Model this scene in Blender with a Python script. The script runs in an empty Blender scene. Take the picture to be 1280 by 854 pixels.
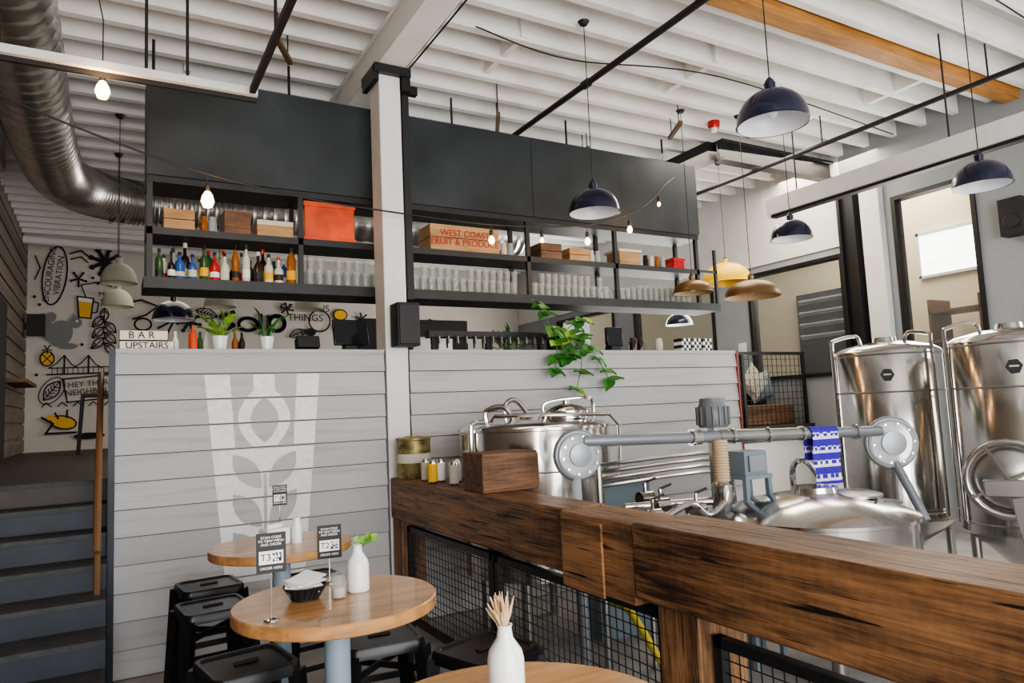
import bpy, math, random
from mathutils import Vector, Matrix
random.seed(7)
D=bpy.data; C=bpy.context
def link(o): C.scene.collection.objects.link(o); return o
# ---------------------------------------------------------------- materials
def nmat(name):
    m=D.materials.new(name); m.use_nodes=True
    return m,m.node_tree.nodes,m.node_tree.links,m.node_tree.nodes['Principled BSDF']
def mat(name,col,rough=.5,metal=0,noise=0,nscale=8,bump=0,emis=0,alpha=1,trans=0,coat=0):
    m,n,l,b=nmat(name)
    b.inputs['Base Color'].default_value=(*col,1); b.inputs['Roughness'].default_value=rough; b.inputs['Metallic'].default_value=metal
    if coat: b.inputs['Coat Weight'].default_value=coat
    if emis:
        b.inputs['Emission Color'].default_value=(*col,1); b.inputs['Emission Strength'].default_value=emis
    if noise or bump:
        tc=n.new('ShaderNodeTexCoord'); no=n.new('ShaderNodeTexNoise'); no.inputs['Scale'].default_value=nscale; no.inputs['Detail'].default_value=5
        l.new(tc.outputs['Object'],no.inputs['Vector'])
        if noise:
            r=n.new('ShaderNodeValToRGB'); r.color_ramp.elements[0].position=.3; r.color_ramp.elements[1].position=.7
            r.color_ramp.elements[0].color=(*[c*(1-noise) for c in col],1); r.color_ramp.elements[1].color=(*[min(1,c*(1+noise)) for c in col],1)
            l.new(no.outputs['Fac'],r.inputs['Fac']); l.new(r.outputs['Color'],b.inputs['Base Color'])
        if bump:
            bp=n.new('ShaderNodeBump'); bp.inputs['Strength'].default_value=bump; bp.inputs['Distance'].default_value=.02
            l.new(no.outputs['Fac'],bp.inputs['Height']); l.new(bp.outputs['Normal'],b.inputs['Normal'])
    return m
def wood(name,dark,light,axis='Y',scale=9,rough=.55,plank=0,plank_axis='Y',bump=.3,coat=0,cracks=0):
    m,n,l,b=nmat(name); b.inputs['Roughness'].default_value=rough; b.inputs['Coat Weight'].default_value=coat
    def math_(op,a,bv,c=None):
        q=n.new('ShaderNodeMath'); q.operation=op
        for i,v in enumerate((a,bv,c)):
            if v is None: continue
            if isinstance(v,(int,float)): q.inputs[i].default_value=v
            else: l.new(v,q.inputs[i])
        return q.outputs[0]
    def noise(vec,sc,det,dist=0):
        q=n.new('ShaderNodeTexNoise'); q.inputs['Scale'].default_value=sc; q.inputs['Detail'].default_value=det; q.inputs['Distortion'].default_value=dist; l.new(vec,q.inputs['Vector']); return q.outputs['Fac']
    def mapped(k):
        mp=n.new('ShaderNodeMapping'); s=[1,1,1]; s['XYZ'.index(axis)]=k; mp.inputs['Scale'].default_value=s; l.new(tc.outputs['Object'],mp.inputs['Vector']); return mp.outputs['Vector']
    tc=n.new('ShaderNodeTexCoord'); vec=mapped(.09)
    if plank:
        sp=n.new('ShaderNodeSeparateXYZ'); l.new(tc.outputs['Object'],sp.inputs[0])
        fl=math_('FLOOR',math_('DIVIDE',sp.outputs[plank_axis],plank),None)
        wn=n.new('ShaderNodeTexWhiteNoise'); wn.noise_dimensions='1D'; l.new(fl,wn.inputs['W'])
        ad=n.new('ShaderNodeVectorMath'); ad.operation='ADD'; l.new(vec,ad.inputs[0]); l.new(wn.outputs['Color'],ad.inputs[1]); vec=ad.outputs[0]
    f1=noise(vec,scale,8,1.2); f2=noise(vec,scale*6,4,.4)
    fac=math_('MULTIPLY_ADD',f2,.45,math_('MULTIPLY',f1,.6))
    if plank: fac=math_('MULTIPLY_ADD',wn.outputs['Value'],.16,fac)
    if cracks:
        blot=noise(mapped(.35),2.2,3,.5); fac=math_('MULTIPLY_ADD',math_('SUBTRACT',blot,.5),.40,fac)
        saw=noise(mapped(2.2),16,3,.2); fac=math_('MULTIPLY_ADD',math_('SUBTRACT',saw,.5),.14,fac)
        fine=noise(mapped(.03),120,3,.1); fac=math_('MULTIPLY_ADD',math_('SUBTRACT',fine,.5),.38,fac)
    r=n.new('ShaderNodeValToRGB'); e=r.color_ramp.elements; e[0].position=.34; e[1].position=.72; e[0].color=(*dark,1); e[1].color=(*light,1)
    l.new(fac,r.inputs['Fac']); col=r.outputs['Color']; h=fac
    if cracks:
        cv=mapped(.035); cn=noise(cv,44,2,.3)
        cm=n.new('ShaderNodeMapRange'); cm.inputs['From Min'].default_value=.30; cm.inputs['From Max'].default_value=.335; l.new(cn,cm.inputs['Value'])
        mx=n.new('ShaderNodeMixRGB'); mx.inputs[1].default_value=(.012,.007,.004,1); l.new(cm.outputs[0],mx.inputs[0]); l.new(col,mx.inputs[2]); col=mx.outputs[0]
        h=math_('MULTIPLY_ADD',cm.outputs[0],1.2,fac)
    l.new(col,b.inputs['Base Color'])
    bp=n.new('ShaderNodeBump'); bp.inputs['Strength'].default_value=bump; bp.inputs['Distance'].default_value=.01
    l.new(h,bp.inputs['Height']); l.new(bp.outputs['Normal'],b.inputs['Normal'])
    return m
def glassy(name,col,mixf=.35):
    m=D.materials.new(name); m.use_nodes=True; n=m.node_tree.nodes; l=m.node_tree.links; n.clear()
    o=n.new('ShaderNodeOutputMaterial'); mx=n.new('ShaderNodeMixShader'); t=n.new('ShaderNodeBsdfTransparent'); g=n.new('ShaderNodeBsdfPrincipled')
    t.inputs[0].default_value=(.90,.92,.92,1); g.inputs['Base Color'].default_value=(*col,1); g.inputs['Roughness'].default_value=.08
    mx.inputs[0].default_value=mixf; l.new(t.outputs[0],mx.inputs[1]); l.new(g.outputs[0],mx.inputs[2]); l.new(mx.outputs[0],o.inputs[0]); return m
M={}
M['white']=mat('white_paint',(.74,.74,.73),.6,noise=.05,nscale=5)
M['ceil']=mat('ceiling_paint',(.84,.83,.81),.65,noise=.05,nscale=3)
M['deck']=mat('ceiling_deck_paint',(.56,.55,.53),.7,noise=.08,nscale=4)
M['wallgrey']=mat('wall_paint_grey',(.32,.345,.36),.7,noise=.04,nscale=2)
M['mural']=mat('mural_wall_paint',(.60,.57,.52),.7,noise=.04,nscale=2)
M['black']=mat('black_steel',(.012,.012,.014),.42,0,noise=.2,nscale=10)
M['blackm']=mat('black_matte',(.015,.015,.017),.6)
M['gap']=mat('siding_backing_timber',(.13,.125,.12),.9)
M['ink']=mat('mural_ink',(.012,.012,.014),.8)
M['inky']=mat('mural_yellow',(.80,.45,.03),.8)
M['inkg']=mat('mural_grey',(.22,.22,.23),.8)
M['steelp']=mat('blackened_steel_panel',(.032,.038,.042),.45,.2,noise=.45,nscale=1.6)
M['shelf']=mat('shelf_steel',(.026,.028,.03),.5,.2,noise=.2,nscale=5)
M['inox']=mat('stainless_steel',(.60,.585,.56),.16,1,noise=.06,nscale=3)
M['inoxd']=mat('stainless_dull',(.42,.42,.41),.3,1,noise=.1,nscale=6)
M['duct']=mat('galvanised_duct',(.62,.61,.59),.28,.95,noise=.2,nscale=5)
M['concrete']=mat('concrete_floor',(.30,.29,.28),.5,noise=.25,nscale=2.5,bump=.05)
M['upfloor']=mat('mezzanine_floor_dark',(.05,.04,.032),.5,noise=.3,nscale=4)
M['stair']=mat('stair_blue_paint',(.022,.030,.045),.5,noise=.25,nscale=6)
M['stairn']=mat('stair_tread_rubber',(.05,.052,.058),.6,noise=.3,nscale=20)
M['navy']=mat('navy_enamel',(.006,.007,.03),.25,coat=.4)
M['enam']=mat('white_enamel',(.85,.86,.9),.3)
M['yel']=mat('yellow_enamel',(.78,.47,.005),.35)
M['bronze']=mat('bronze_enamel',(.17,.10,.045),.4,.5)
M['bronzei']=mat('bronze_inner',(.50,.34,.18),.5)
M['conc']=mat('concrete_lamp_shade',(.32,.31,.26),.8,noise=.1)
M['bulb']=mat('warm_bulb_glow',(1,.50,.16),.4,emis=18)
M['beam']=wood('reclaimed_fir_beam',(.040,.017,.008),(.38,.19,.085),'Y',8,.5,bump=.9,cracks=1)
M['post']=wood('reclaimed_fir_post',(.07,.030,.012),(.42,.22,.10),'Z',8,.55,bump=.8,cracks=1)
M['crate']=wood('crate_wood',(.05,.024,.012),(.24,.125,.065),'X',8,.7,cracks=1)
M['cratel']=wood('pine_crate_wood',(.24,.12,.045),(.56,.34,.16),'X',8,.7)
M['timber']=wood('timber_beam_wood',(.22,.085,.018),(.56,.27,.07),'X',6,.6)
M['table']=wood('honey_table_wood',(.24,.105,.035),(.62,.33,.13),'X',7,.3,plank=.085,plank_axis='Y',bump=.05,coat=.3)
M['red']=mat('orange_red_paint',(.72,.085,.018),.5,noise=.35,nscale=5)
M['trimr']=mat('dark_red_trim',(.25,.03,.02),.5)
M['cream']=mat('cream_plastic',(.75,.70,.55),.5)
M['ceram']=mat('white_ceramic',(.82,.84,.86),.3,coat=.3)
M['paper']=mat('white_paper',(.85,.85,.85),.8)
M['leaf']=mat('leaf_green',(.045,.19,.03),.5,noise=.4,nscale=12)
M['leafl']=mat('leaf_lime',(.22,.40,.05),.5,noise=.3,nscale=12)
M['wheat']=mat('dried_wheat',(.62,.45,.27),.8)
M['tbase']=mat('table_base_bluegrey',(.26,.33,.40),.5)
M['stool']=mat('stool_black_metal',(.011,.011,.014),.32,.3)
M['clear']=glassy('drinking_glass',(.62,.64,.62),.22)
M['plast']=glassy('clear_polycarbonate',(.65,.68,.72),.45)
M['tube']=mat('auger_tube_grey',(.25,.265,.29),.35,.5)
M['blueg']=mat('bluegrey_machine_paint',(.16,.21,.24),.45)
M['motor']=mat('motor_grey_paint',(.14,.15,.16),.45)
M['hose']=mat('tan_flex_hose',(.55,.42,.27),.6)
M['yhose']=mat('yellow_hose',(.6,.5,.03),.5)
M['cush']=mat('cushion_fabric',(.42,.38,.33),.9,noise=.4,nscale=30)
M['room']=mat('adjacent_room_cream',(.84,.70,.50),.8)
M['pane']=mat('glare_glow_pane',(1,.97,.92),.8,emis=5)  # emission stands in for white daylight glare
M['screen']=mat('screen_dark',(.01,.012,.016),.15)
M['rail']=mat('handrail_brown',(.18,.09,.04),.5)
M['amber']=mat('amber_spirit',(.30,.10,.02),.12)
M['olive']=mat('green_bottle',(.03,.09,.03),.12)
M['dkb']=mat('dark_bottle',(.025,.012,.01),.12)
M['clrb']=mat('pale_bottle',(.35,.42,.45),.08)
M['blub']=mat('blue_bottle',(.03,.10,.35),.12)
M['redb']=mat('red_bottle',(.45,.02,.02),.2)
M['lab']=mat('bottle_label',(.60,.56,.46),.7)
M['tin']=mat('gold_tin',(.26,.21,.09),.45,.6,noise=.6,nscale=18)
M['winglow']=glassy('window_glass',(.7,.75,.78),.06)
M['brace']=mat('rusty_strut',(.16,.10,.06),.6,.4)
def siding_mat(name,c1,c2,h,stain=(.36,.33,.29)):
    m,n,l,b=nmat(name); b.inputs['Roughness'].default_value=.62
    tc=n.new('ShaderNodeTexCoord'); sp=n.new('ShaderNodeSeparateXYZ'); l.new(tc.outputs['Object'],sp.inputs[0])
    dv=n.new('ShaderNodeMath'); dv.operation='DIVIDE'; dv.inputs[1].default_value=h; l.new(sp.outputs['Z'],dv.inputs[0])
    fl=n.new('ShaderNodeMath'); fl.operation='FLOOR'; l.new(dv.outputs[0],fl.inputs[0])
    wn=n.new('ShaderNodeTexWhiteNoise'); wn.noise_dimensions='1D'; l.new(fl.outputs[0],wn.inputs['W'])
    mp=n.new('ShaderNodeMapping'); mp.inputs['Scale'].default_value=(.12,.12,1.4); l.new(tc.outputs['Object'],mp.inputs['Vector'])
    ad=n.new('ShaderNodeVectorMath'); l.new(mp.outputs[0],ad.inputs[0]); l.new(wn.outputs['Color'],ad.inputs[1])
    no=n.new('ShaderNodeTexNoise'); no.inputs['Scale'].default_value=12; no.inputs['Detail'].default_value=7; l.new(ad.outputs[0],no.inputs['Vector'])
    mx=n.new('ShaderNodeMixRGB'); mx.inputs[1].default_value=(*c1,1); mx.inputs[2].default_value=(*c2,1); l.new(wn.outputs['Value'],mx.inputs[0])
    r=n.new('ShaderNodeValToRGB'); r.color_ramp.elements[0].position=.52; r.color_ramp.elements[1].position=.74; r.color_ramp.elements[0].color=(0,0,0,1); r.color_ramp.elements[1].color=(.7,.7,.7,1)
    l.new(no.outputs['Fac'],r.inputs['Fac'])
    m2=n.new('ShaderNodeMixRGB'); m2.inputs[2].default_value=(*stain,1); l.new(r.outputs['Color'],m2.inputs[0]); l.new(mx.outputs[0],m2.inputs[1]); l.new(m2.outputs[0],b.inputs['Base Color'])
    bp=n.new('ShaderNodeBump'); bp.inputs['Strength'].default_value=.25; bp.inputs['Distance'].default_value=.01; l.new(no.outputs['Fac'],bp.inputs['Height']); l.new(bp.outputs[0],b.inputs['Normal'])
    return m
M['side']=siding_mat('whitewashed_siding',(.40,.405,.42),(.50,.50,.51),.181)
M['slat']=siding_mat('left_wall_slats',(.12,.095,.078),(.20,.16,.13),.24,(.07,.05,.04))
M['logo']=mat('logo_white_paint',(.84,.84,.84),.7,noise=.08,nscale=20)
# ---------------------------------------------------------------- mesh builder
class MB:
    def __init__(s,name): s.name=name; s.v=[]; s.f=[]; s.mi=[]; s.sm=[]; s.m=[]
    def add(s,vs,fs,mt,smooth=False):
        mt=M[mt]
        if mt not in s.m: s.m.append(mt)
        k=s.m.index(mt); o=len(s.v); s.v+=[tuple(x) for x in vs]
        for f in fs: s.f.append([i+o for i in f]); s.mi.append(k); s.sm.append(smooth)
        return s
    def box(s,c,d,mt,rz=0,rx=0,ry=0):
        R=Matrix.Rotation(rz,3,'Z')@Matrix.Rotation(ry,3,'Y')@Matrix.Rotation(rx,3,'X'); c=Vector(c)
        vs=[c+R@Vector((x*d[0]/2,y*d[1]/2,z*d[2]/2)) for x in(-1,1) for y in(-1,1) for z in(-1,1)]
        return s.add(vs,[(0,1,3,2),(4,6,7,5),(0,4,5,1),(2,3,7,6),(0,2,6,4),(1,5,7,3)],mt)
    def bx(s,x0,x1,y0,y1,z0,z1,mt): return s.box(((x0+x1)/2,(y0+y1)/2,(z0+z1)/2),(x1-x0,y1-y0,z1-z0),mt)
    def lathe(s,c,prof,mt,n=28,axis=(0,0,1),smooth=True,caps=True):
        c=Vector(c); q=Vector((0,0,1)).rotation_difference(Vector(axis)).to_matrix(); vs=[];fs=[]
        for r,z in prof:
            for i in range(n):
                t=2*math.pi*i/n; vs.append(c+q@Vector((r*math.cos(t),r*math.sin(t),z)))
        for k in range(len(prof)-1):
            for i in range(n):
                j=(i+1)%n; fs.append((k*n+i,k*n+j,(k+1)*n+j,(k+1)*n+i))
        if caps and prof[0][0]>1e-4: fs.append(tuple(range(n))[::-1])
        if caps and prof[-1][0]>1e-4: fs.append(tuple((len(prof)-1)*n+i for i in range(n)))
        return s.add(vs,fs,mt,smooth)
    def open_lathe(s,c,prof,mt,n=32,axis=(0,0,1)): return s.lathe(c,prof,mt,n,axis,True,False)
    def cyl(s,c,r,h,mt,n=24,axis=(0,0,1)): return s.lathe(c,[(r,0),(r,h)],mt,n,axis)
    def tube(s,pts,r,mt,n=8,closed=False):
        P=[Vector(p) for p in pts]; N=len(P); vs=[];fs=[]; up=None
        for i,p in enumerate(P):
            if closed: t=P[(i+1)%N]-P[i-1]
            else: t=P[min(i+1,N-1)]-P[max(i-1,0)]
            t.normalize()
            if up is None: up=t.orthogonal().normalized()
            up=(up-t*up.dot(t)); up=up.normalized() if up.length>1e-6 else t.orthogonal().normalized()
            w=t.cross(up); rr=r[i] if isinstance(r,(list,tuple)) else r
            for k in range(n):
                a=2*math.pi*k/n; vs.append(p+up*rr*math.cos(a)+w*rr*math.sin(a))
        for i in range(N if closed else N-1):
            j=(i+1)%N
            for k in range(n):
                l=(k+1)%n; fs.append((i*n+k,i*n+l,j*n+l,j*n+k))
        if not closed: fs.append(tuple(range(n))[::-1]); fs.append(tuple((N-1)*n+k for k in range(n)))
        return s.add(vs,fs,mt,True)
    def strut(s,p1,p2,w1,w2,mt,d1=None,d2=None,side=(1,0,0)):
        p1=Vector(p1);p2=Vector(p2); t=(p2-p1).normalized(); a=Vector(side); a=(a-t*a.dot(t)).normalized(); b=t.cross(a)
        d1=d1 or w1; d2=d2 or w2; vs=[]
        for p,w,d in((p1,w1,d1),(p2,w2,d2)):
            for x,y in((-1,-1),(1,-1),(1,1),(-1,1)): vs.append(p+a*x*w/2+b*y*d/2)
        return s.add(vs,[(3,2,1,0),(4,5,6,7),(0,1,5,4),(1,2,6,5),(2,3,7,6),(3,0,4,7)],mt)
    def sph(s,c,r,mt,n=14,sz=1): 
        return s.lathe(c,[(max(1e-5,r*math.sin(math.pi*i/8)),-r*sz*math.cos(math.pi*i/8)) for i in range(9)],mt,n)
    def done(s,origin=None,bevel=0):
        if origin is None:
            xs=list(zip(*s.v)); origin=[(min(a)+max(a))/2 for a in xs]
            origin[2]=min(xs[2])
        o=Vector(origin); me=D.meshes.new(s.name); me.from_pydata([Vector(v)-o for v in s.v],[],s.f)
        for m in s.m: me.materials.append(m)
        me.polygons.foreach_set('material_index',s.mi); me.polygons.foreach_set('use_smooth',s.sm); me.update()
        try: me.set_sharp_from_angle(angle=math.radians(38))
        except Exception: pass
        ob=link(D.objects.new(s.name,me)); ob.location=o
        if bevel:
            b=ob.modifiers.new('bev','BEVEL'); b.width=bevel; b.segments=2; b.limit_method='ANGLE'; b.angle_limit=math.radians(50)
        return ob
def cr(pts,n=6):
    P=[Vector(p) for p in pts]; out=[]
    for i in range(len(P)-1):
        p0=P[max(i-1,0)];p1=P[i];p2=P[i+1];p3=P[min(i+2,len(P)-1)]
        for k in range(n):
            t=k/n; out.append(.5*((2*p1)+(p2-p0)*t+(2*p0-5*p1+4*p2-p3)*t*t+(3*p1-p0-3*p2+p3)*t**3))
    out.append(P[-1]); return out
def text(name,body,loc,rot,size,mt,parent=None,ext=.001,align='CENTER'):
    t=D.curves.new(name,'FONT'); t.body=body; t.size=size; t.extrude=ext; t.align_x=align; t.align_y='CENTER'
    t.materials.append(M[mt]); o=link(D.objects.new(name,t)); o.location=loc; o.rotation_euler=rot
    if parent:
        o.parent=parent; o.matrix_parent_inverse=Matrix.Translation(-parent.location)
    return o
# ---------------------------------------------------------------- constants
W=5.48; ZU=1.27; XL=-1.25; XR=8.5; YB=14.5; ZJ=4.82; ZC=5.07; YF=-3.5
# room shell
MB('floor').bx(XL-.2,XR+2.5,YF,YB,-.1,0,'concrete').done()
b=MB('mezzanine_floor')
b.bx(.05,5.9,5.72,YB,ZU-.2,ZU,'upfloor'); b.bx(5.9,XR,6.5,YB,ZU-.2,ZU,'upfloor'); b.bx(XL,.05,6.1,YB,ZU-.2,ZU,'upfloor')
b.bx(5.9,XR,6.52,6.6,0,ZU-.2,'white'); b.done()
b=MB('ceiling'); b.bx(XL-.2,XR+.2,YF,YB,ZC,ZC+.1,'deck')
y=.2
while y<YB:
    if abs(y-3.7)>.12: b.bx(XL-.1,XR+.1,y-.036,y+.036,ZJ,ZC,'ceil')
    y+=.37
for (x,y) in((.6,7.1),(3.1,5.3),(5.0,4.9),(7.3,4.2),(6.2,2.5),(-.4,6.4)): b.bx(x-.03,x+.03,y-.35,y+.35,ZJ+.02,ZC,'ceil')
b.done()
b=MB('ceiling_girder'); b.bx(1.94,2.18,.0,9.7,4.58,ZJ,'ceil'); b.done(bevel=.006)
b=MB('ceiling_timber_beam'); b.bx(3.0,XR,3.60,3.76,4.735,4.93,'timber'); b.done(bevel=.006)
b=MB('wall_left'); b.bx(XL-.15,XL,YF,YB,0,ZC,'slat')
for k in range(16):
    z=ZU+k*.24; b.bx(XL,XL+.022,6.1,YB,z+.02,min(z+.225,ZC),'slat')
b.done(origin=(XL,5,0))
MB('wall_back').bx(XL-.15,XR+.15,YB,YB+.15,0,ZC,'mural').done()
b=MB('wall_right'); holes=[(4.15,5.12,ZU,4.07),(5.85,7.48,1.9,3.52),(8.2,10.2,1.9,3.5),(10.8,12.8,1.9,3.5)]
yy=YF
for (y0,y1,z0,z1) in holes:
    b.bx(XR,XR+.15,yy,y0,0,ZC,'wallgrey'); b.bx(XR,XR+.15,y0,y1,0,z0,'wallgrey'); b.bx(XR,XR+.15,y0,y1,z1,ZC,'wallgrey'); yy=y1
b.bx(XR,XR+.15,yy,YB,0,ZC,'wallgrey')
b.bx(XR-.02,XR,5.8,YB,3.62,ZC,'white'); b.done()
for i,(y0,y1,z0,z1) in enumerate(holes):
    b=MB('window_%d'%(i+1)); w=.05
    b.bx(XR-.03,XR+.12,y0,y0+w,z0,z1,'black'); b.bx(XR-.03,XR+.12,y1-w,y1,z0,z1,'black'); b.bx(XR-.03,XR+.12,y0+w,y1-w,z1-w,z1,'black'); b.bx(XR-.03,XR+.12,y0+w,y1-w,z0,z0+w,'black')
    b.bx(XR+.05,XR+.055,y0+w,y1-w,z0+w,z1-w,'winglow')
    b.done()
b=MB('adjacent_room_wall'); b.bx(10.6,10.7,YF,YB,0,5,'room'); b.bx(10.57,10.6,4.0,6.1,0,2.3,'cream'); b.done()
b=MB('adjacent_room_glow_panel'); b.bx(10.56,10.6,4.9,6.0,3.35,3.95,'pane'); b.bx(10.54,10.6,4.86,4.9,3.3,4.0,'white'); b.bx(10.54,10.6,6.0,6.04,3.3,4.0,'white'); b.bx(10.54,10.6,4.86,6.04,3.31,3.35,'white'); b.bx(10.54,10.6,4.86,6.04,3.95,4.0,'white'); b.done()  # framed glowing panel, added to give the bright glare through the door glass
b=MB('adjacent_room_shelf'); 
for z in(1.9,2.3,2.7): b.bx(9.9,10.4,4.9,5.6,z,z+.04,'rail')
b.bx(9.9,10.4,4.9,4.94,0,2.9,'rail'); b.bx(9.9,10.4,5.56,5.6,0,2.9,'rail'); b.done()
b=MB('equipment_rack'); b.bx(10.5,10.56,7.0,8.2,0,3.4,'blackm'); b.bx(10.49,10.5,7.04,8.16,2.54,3.36,'steelp')
for k in range(4): b.tube([(10.45,7.1,2.65+k*.2),(10.45,8.1,2.65+k*.2)],.05,'inox',10)
b.done()
MB('trim_1').bx(XR-.12,XR,5.22,5.48,ZU,4.5,'white').done(bevel=.01)
b=MB('steel_column'); b.bx(XR-.16,XR-.02,5.54,5.58,0,4.5,'black'); b.bx(XR-.16,XR-.02,5.74,5.78,0,4.5,'black'); b.bx(XR-.1,XR-.06,5.58,5.74,0,4.5,'black'); b.done()
b=MB('steel_crossbeam'); b.bx(6.4,XR-.03,5.85,6.0,4.52,4.56,'black'); b.bx(6.4,XR-.03,5.91,5.94,4.56,4.74,'black'); b.bx(6.4,XR-.03,5.85,6.0,4.74,4.78,'black'); b.bx(6.3,6.45,6.0,7.2,4.55,4.78,'black'); b.done()
# ---------------------------------------------------------------- bar wall with lap siding
LAP=.022; H=.181
def siding(b,x0,x1,y,n,h,mt):
    for k in range(n):
        za=k*h+.007; zb=(k+1)*h
        b.add([(x0,y-LAP,za),(x1,y-LAP,za),(x1,y-.004,zb),(x0,y-.004,zb),(x0,y,zb),(x1,y,zb),(x0,y,za),(x1,y,za)],[(0,1,2,3),(3,2,5,4),(6,7,1,0),(0,3,4,6),(1,7,5,2)],mt)
b=MB('bar_counter')
b.bx(.04,1.935,W,5.7,0,12*H-.03,'gap'); b.bx(2.155,5.93,W,5.7,0,12*H-.03,'gap'); b.bx(1.935,2.155,5.7,5.72,0,12*H-.03,'white')
siding(b,.04,1.935,W,12,H,'side'); siding(b,2.155,5.93,W,12,H,'side')
b.bx(.04,1.935,W-.022,6.05,12*H-.03,12*H,'side'); b.bx(2.155,5.93,W-.022,6.05,12*H-.03,12*H,'side')
b.bx(.04,1.9,W+.02,6.05,12*H,12*H+.004,'shelf'); b.bx(2.2,5.9,W+.02,6.05,12*H,12*H+.004,'shelf')
b.bx(.0,.04,W-.03,6.09,0,12*H,'stair'); b.bx(5.93,5.95,W-.03,5.72,0,12*H,'trimr')
b.done(origin=(0,W,0))
ZB=12*H+.004
def logo():
    b=MB('painted_wheat_glass_logo'); cx=1.0; zt=2.0; zb=.50
    def leaf(x,z,lx,lz,L,Wd,ang):
        dx=x-lx; dz=z-lz; c,s=math.cos(ang),math.sin(ang); p=dx*c+dz*s; q=-dx*s+dz*c
        t=p/L
        return abs(t)<1 and abs(q)<Wd*(1-t*t)
    def inside(x,z):
        t=(zt-z)/(zt-zb); hw=.41-.135*t; X=x-cx
        if abs(X)>hw or z<zb or z>zt: return False
        if z<zb+.05: return True
        bar=hw-abs(X)<.17-.04*t
        ring=leaf(X,z,0,1.66,.27,.185,math.pi/2); eye=leaf(X,z,0,1.65,.17,.10,math.pi/2)
        if eye: return False
        if ring: return True
        if bar and z>1.46: return True
        if z>1.56:
            return abs(X)<.075 and z>1.82
        if z>1.46 and abs(X)<.25 and abs(X)>.05: return False
        for k,zz in enumerate((1.28,1.00,.73)):
            for sgn in(-1,1):
                if leaf(X,z,sgn*.125,zz,.16,.075,math.radians(52 if sgn>0 else 128)): return False
        if abs(X)<.012 and z<1.25: return False
        return True
    dz=.0075; z=zb
    while z<zt:
        k=int(z/H); 
        if int((z+dz)/H)!=k or z-k*H<.009: z+=dz/2; continue
        f=lambda zz: W-LAP+(LAP-.004)*((zz-k*H-.007)/(H-.007))-.0018
        ya=f(z); yb=f(z+dz)
        x=cx-.43; st=None
        while x<cx+.43:
            i=inside(x,z+dz/2)
            if i and st is None: st=x
            if not i and st is not None:
                b.add([(st,ya,z),(x,ya,z),(x,yb,z+dz),(st,yb,z+dz)],[(0,1,2,3)],'logo'); st=None
            x+=.004
        if st is not None: b.add([(st,ya,z),(x,ya,z),(x,yb,z+dz),(st,yb,z+dz)],[(0,1,2,3)],'logo')
        z+=dz
    b.done(origin=(cx,W-.02,zb))
logo()
b=MB('support_column'); b.bx(1.95,2.14,5.455,5.69,0,4.575,'white'); b.done(bevel=.008)
b=MB('column_bracket'); b.bx(1.90,1.94,5.42,5.74,4.44,4.575,'black'); b.bx(2.15,2.22,5.42,5.74,4.38,4.575,'black'); b.bx(1.9,2.22,5.40,5.45,4.50,4.575,'black'); b.bx(1.9,2.4,5.70,5.76,4.50,4.575,'black')
b.bx(2.17,2.23,5.5,5.56,2.6,4.4,'blackm'); b.done()
# stairs
b=MB('staircase'); n=8; rise=ZU/n; run=.28
for k in range(n):
    zt=ZU-rise*k; y1=6.1-run*k
    b.bx(XL+.003,-.003,y1,y1+(.278 if k else 0)-.0 if k else 6.098,0,zt-.03,'stair') if k else None
    b.bx(XL+.003,-.003,y1-.025,y1+(.278 if k else -.002),zt-.03,zt,'stairn')
b.done()
b=MB('stair_handrail'); b.tube([(-.05,6.2,2.05),(-.05,6.05,2.0),(-.05,4.95,1.25),(-.05,4.7,.95)],.02,'rail'); b.tube([(-.05,5.95,1.93),(-.004,5.95,1.88)],.01,'rail');b.tube([(-.05,5.0,1.28),(-.05,5.0,.66)],.018,'rail'); b.done()
# ---------------------------------------------------------------- hanging shelf and panels
b=MB('hanging_bar_shelf'); y0,y1=5.9,6.28
for (x0,x1) in((.24,2.02),(2.03,3.68),(3.685,5.93)): b.bx(x0,x1,y0-.03,y0-.005,3.55,4.37,'steelp')
b.bx(.24,.27,y0,y1,3.55,4.37,'steelp'); b.bx(5.9,5.93,y0,y1,3.55,4.37,'steelp')
b.bx(.24,5.93,y1,y1+.02,3.55,4.37,'steelp')
b.bx(.24,5.93,y0-.005,y1,3.50,3.55,'shelf')
b.bx(.24,5.93,y0,y1,3.095,3.15,'shelf'); b.bx(.22,6.2,y0-.02,y1,2.675,2.76,'shelf')
for x in(.26,1.39,2.35,3.62,4.72,5.9):
    for y in(y0,y1-.04): b.bx(x-.02,x+.02,y,y+.04,2.7,3.55,'shelf')
for x in(.3,1.39,3.0,4.4,5.8): b.tube([(x,y1-.02,4.37),(x,y1-.02,ZJ)],.012,'blackm')
b.bx(5.93,6.2,y0,y0+.03,3.12,3.15,'shelf'); b.bx(6.17,6.2,y0,y0+.03,2.76,3.4,'shelf')
b.done()
ZS=2.762
b=MB('liquor_bottles')
cols=['amber','olive','clrb','dkb','redb','clrb','amber','lab','dkb','blub','clrb','dkb','olive']
for yrow in(5.97,6.09):
    x=.33+(yrow>6)*.04
    while x<1.34:
        h=random.uniform(.18,.33); r=random.uniform(.026,.042); y=yrow+random.uniform(-.01,.01); c=random.choice(cols); tall=random.uniform(.45,.68)
        b.lathe((x,y,ZS),[(r,0),(r,h*tall),(r*.85,h*(tall+.07)),(r*.35,h*(tall+.18)),(r*.33,h*.95),(r*.38,h)],c,12)
        b.lathe((x,y,ZS),[(r+.001,h*.12),(r+.001,h*random.uniform(.28,.42))],random.choice(['lab','lab','redb','inky','blackm','blackm','paper']),12)
        b.lathe((x,y,ZS),[(r*.4,h*.9),(r*.4,h*1.03)],random.choice(['blackm','blackm','redb','lab','dkb']),8)
        x+=r*2+random.uniform(.002,.03)
b.done()
b=MB('drinking_glasses')
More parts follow.
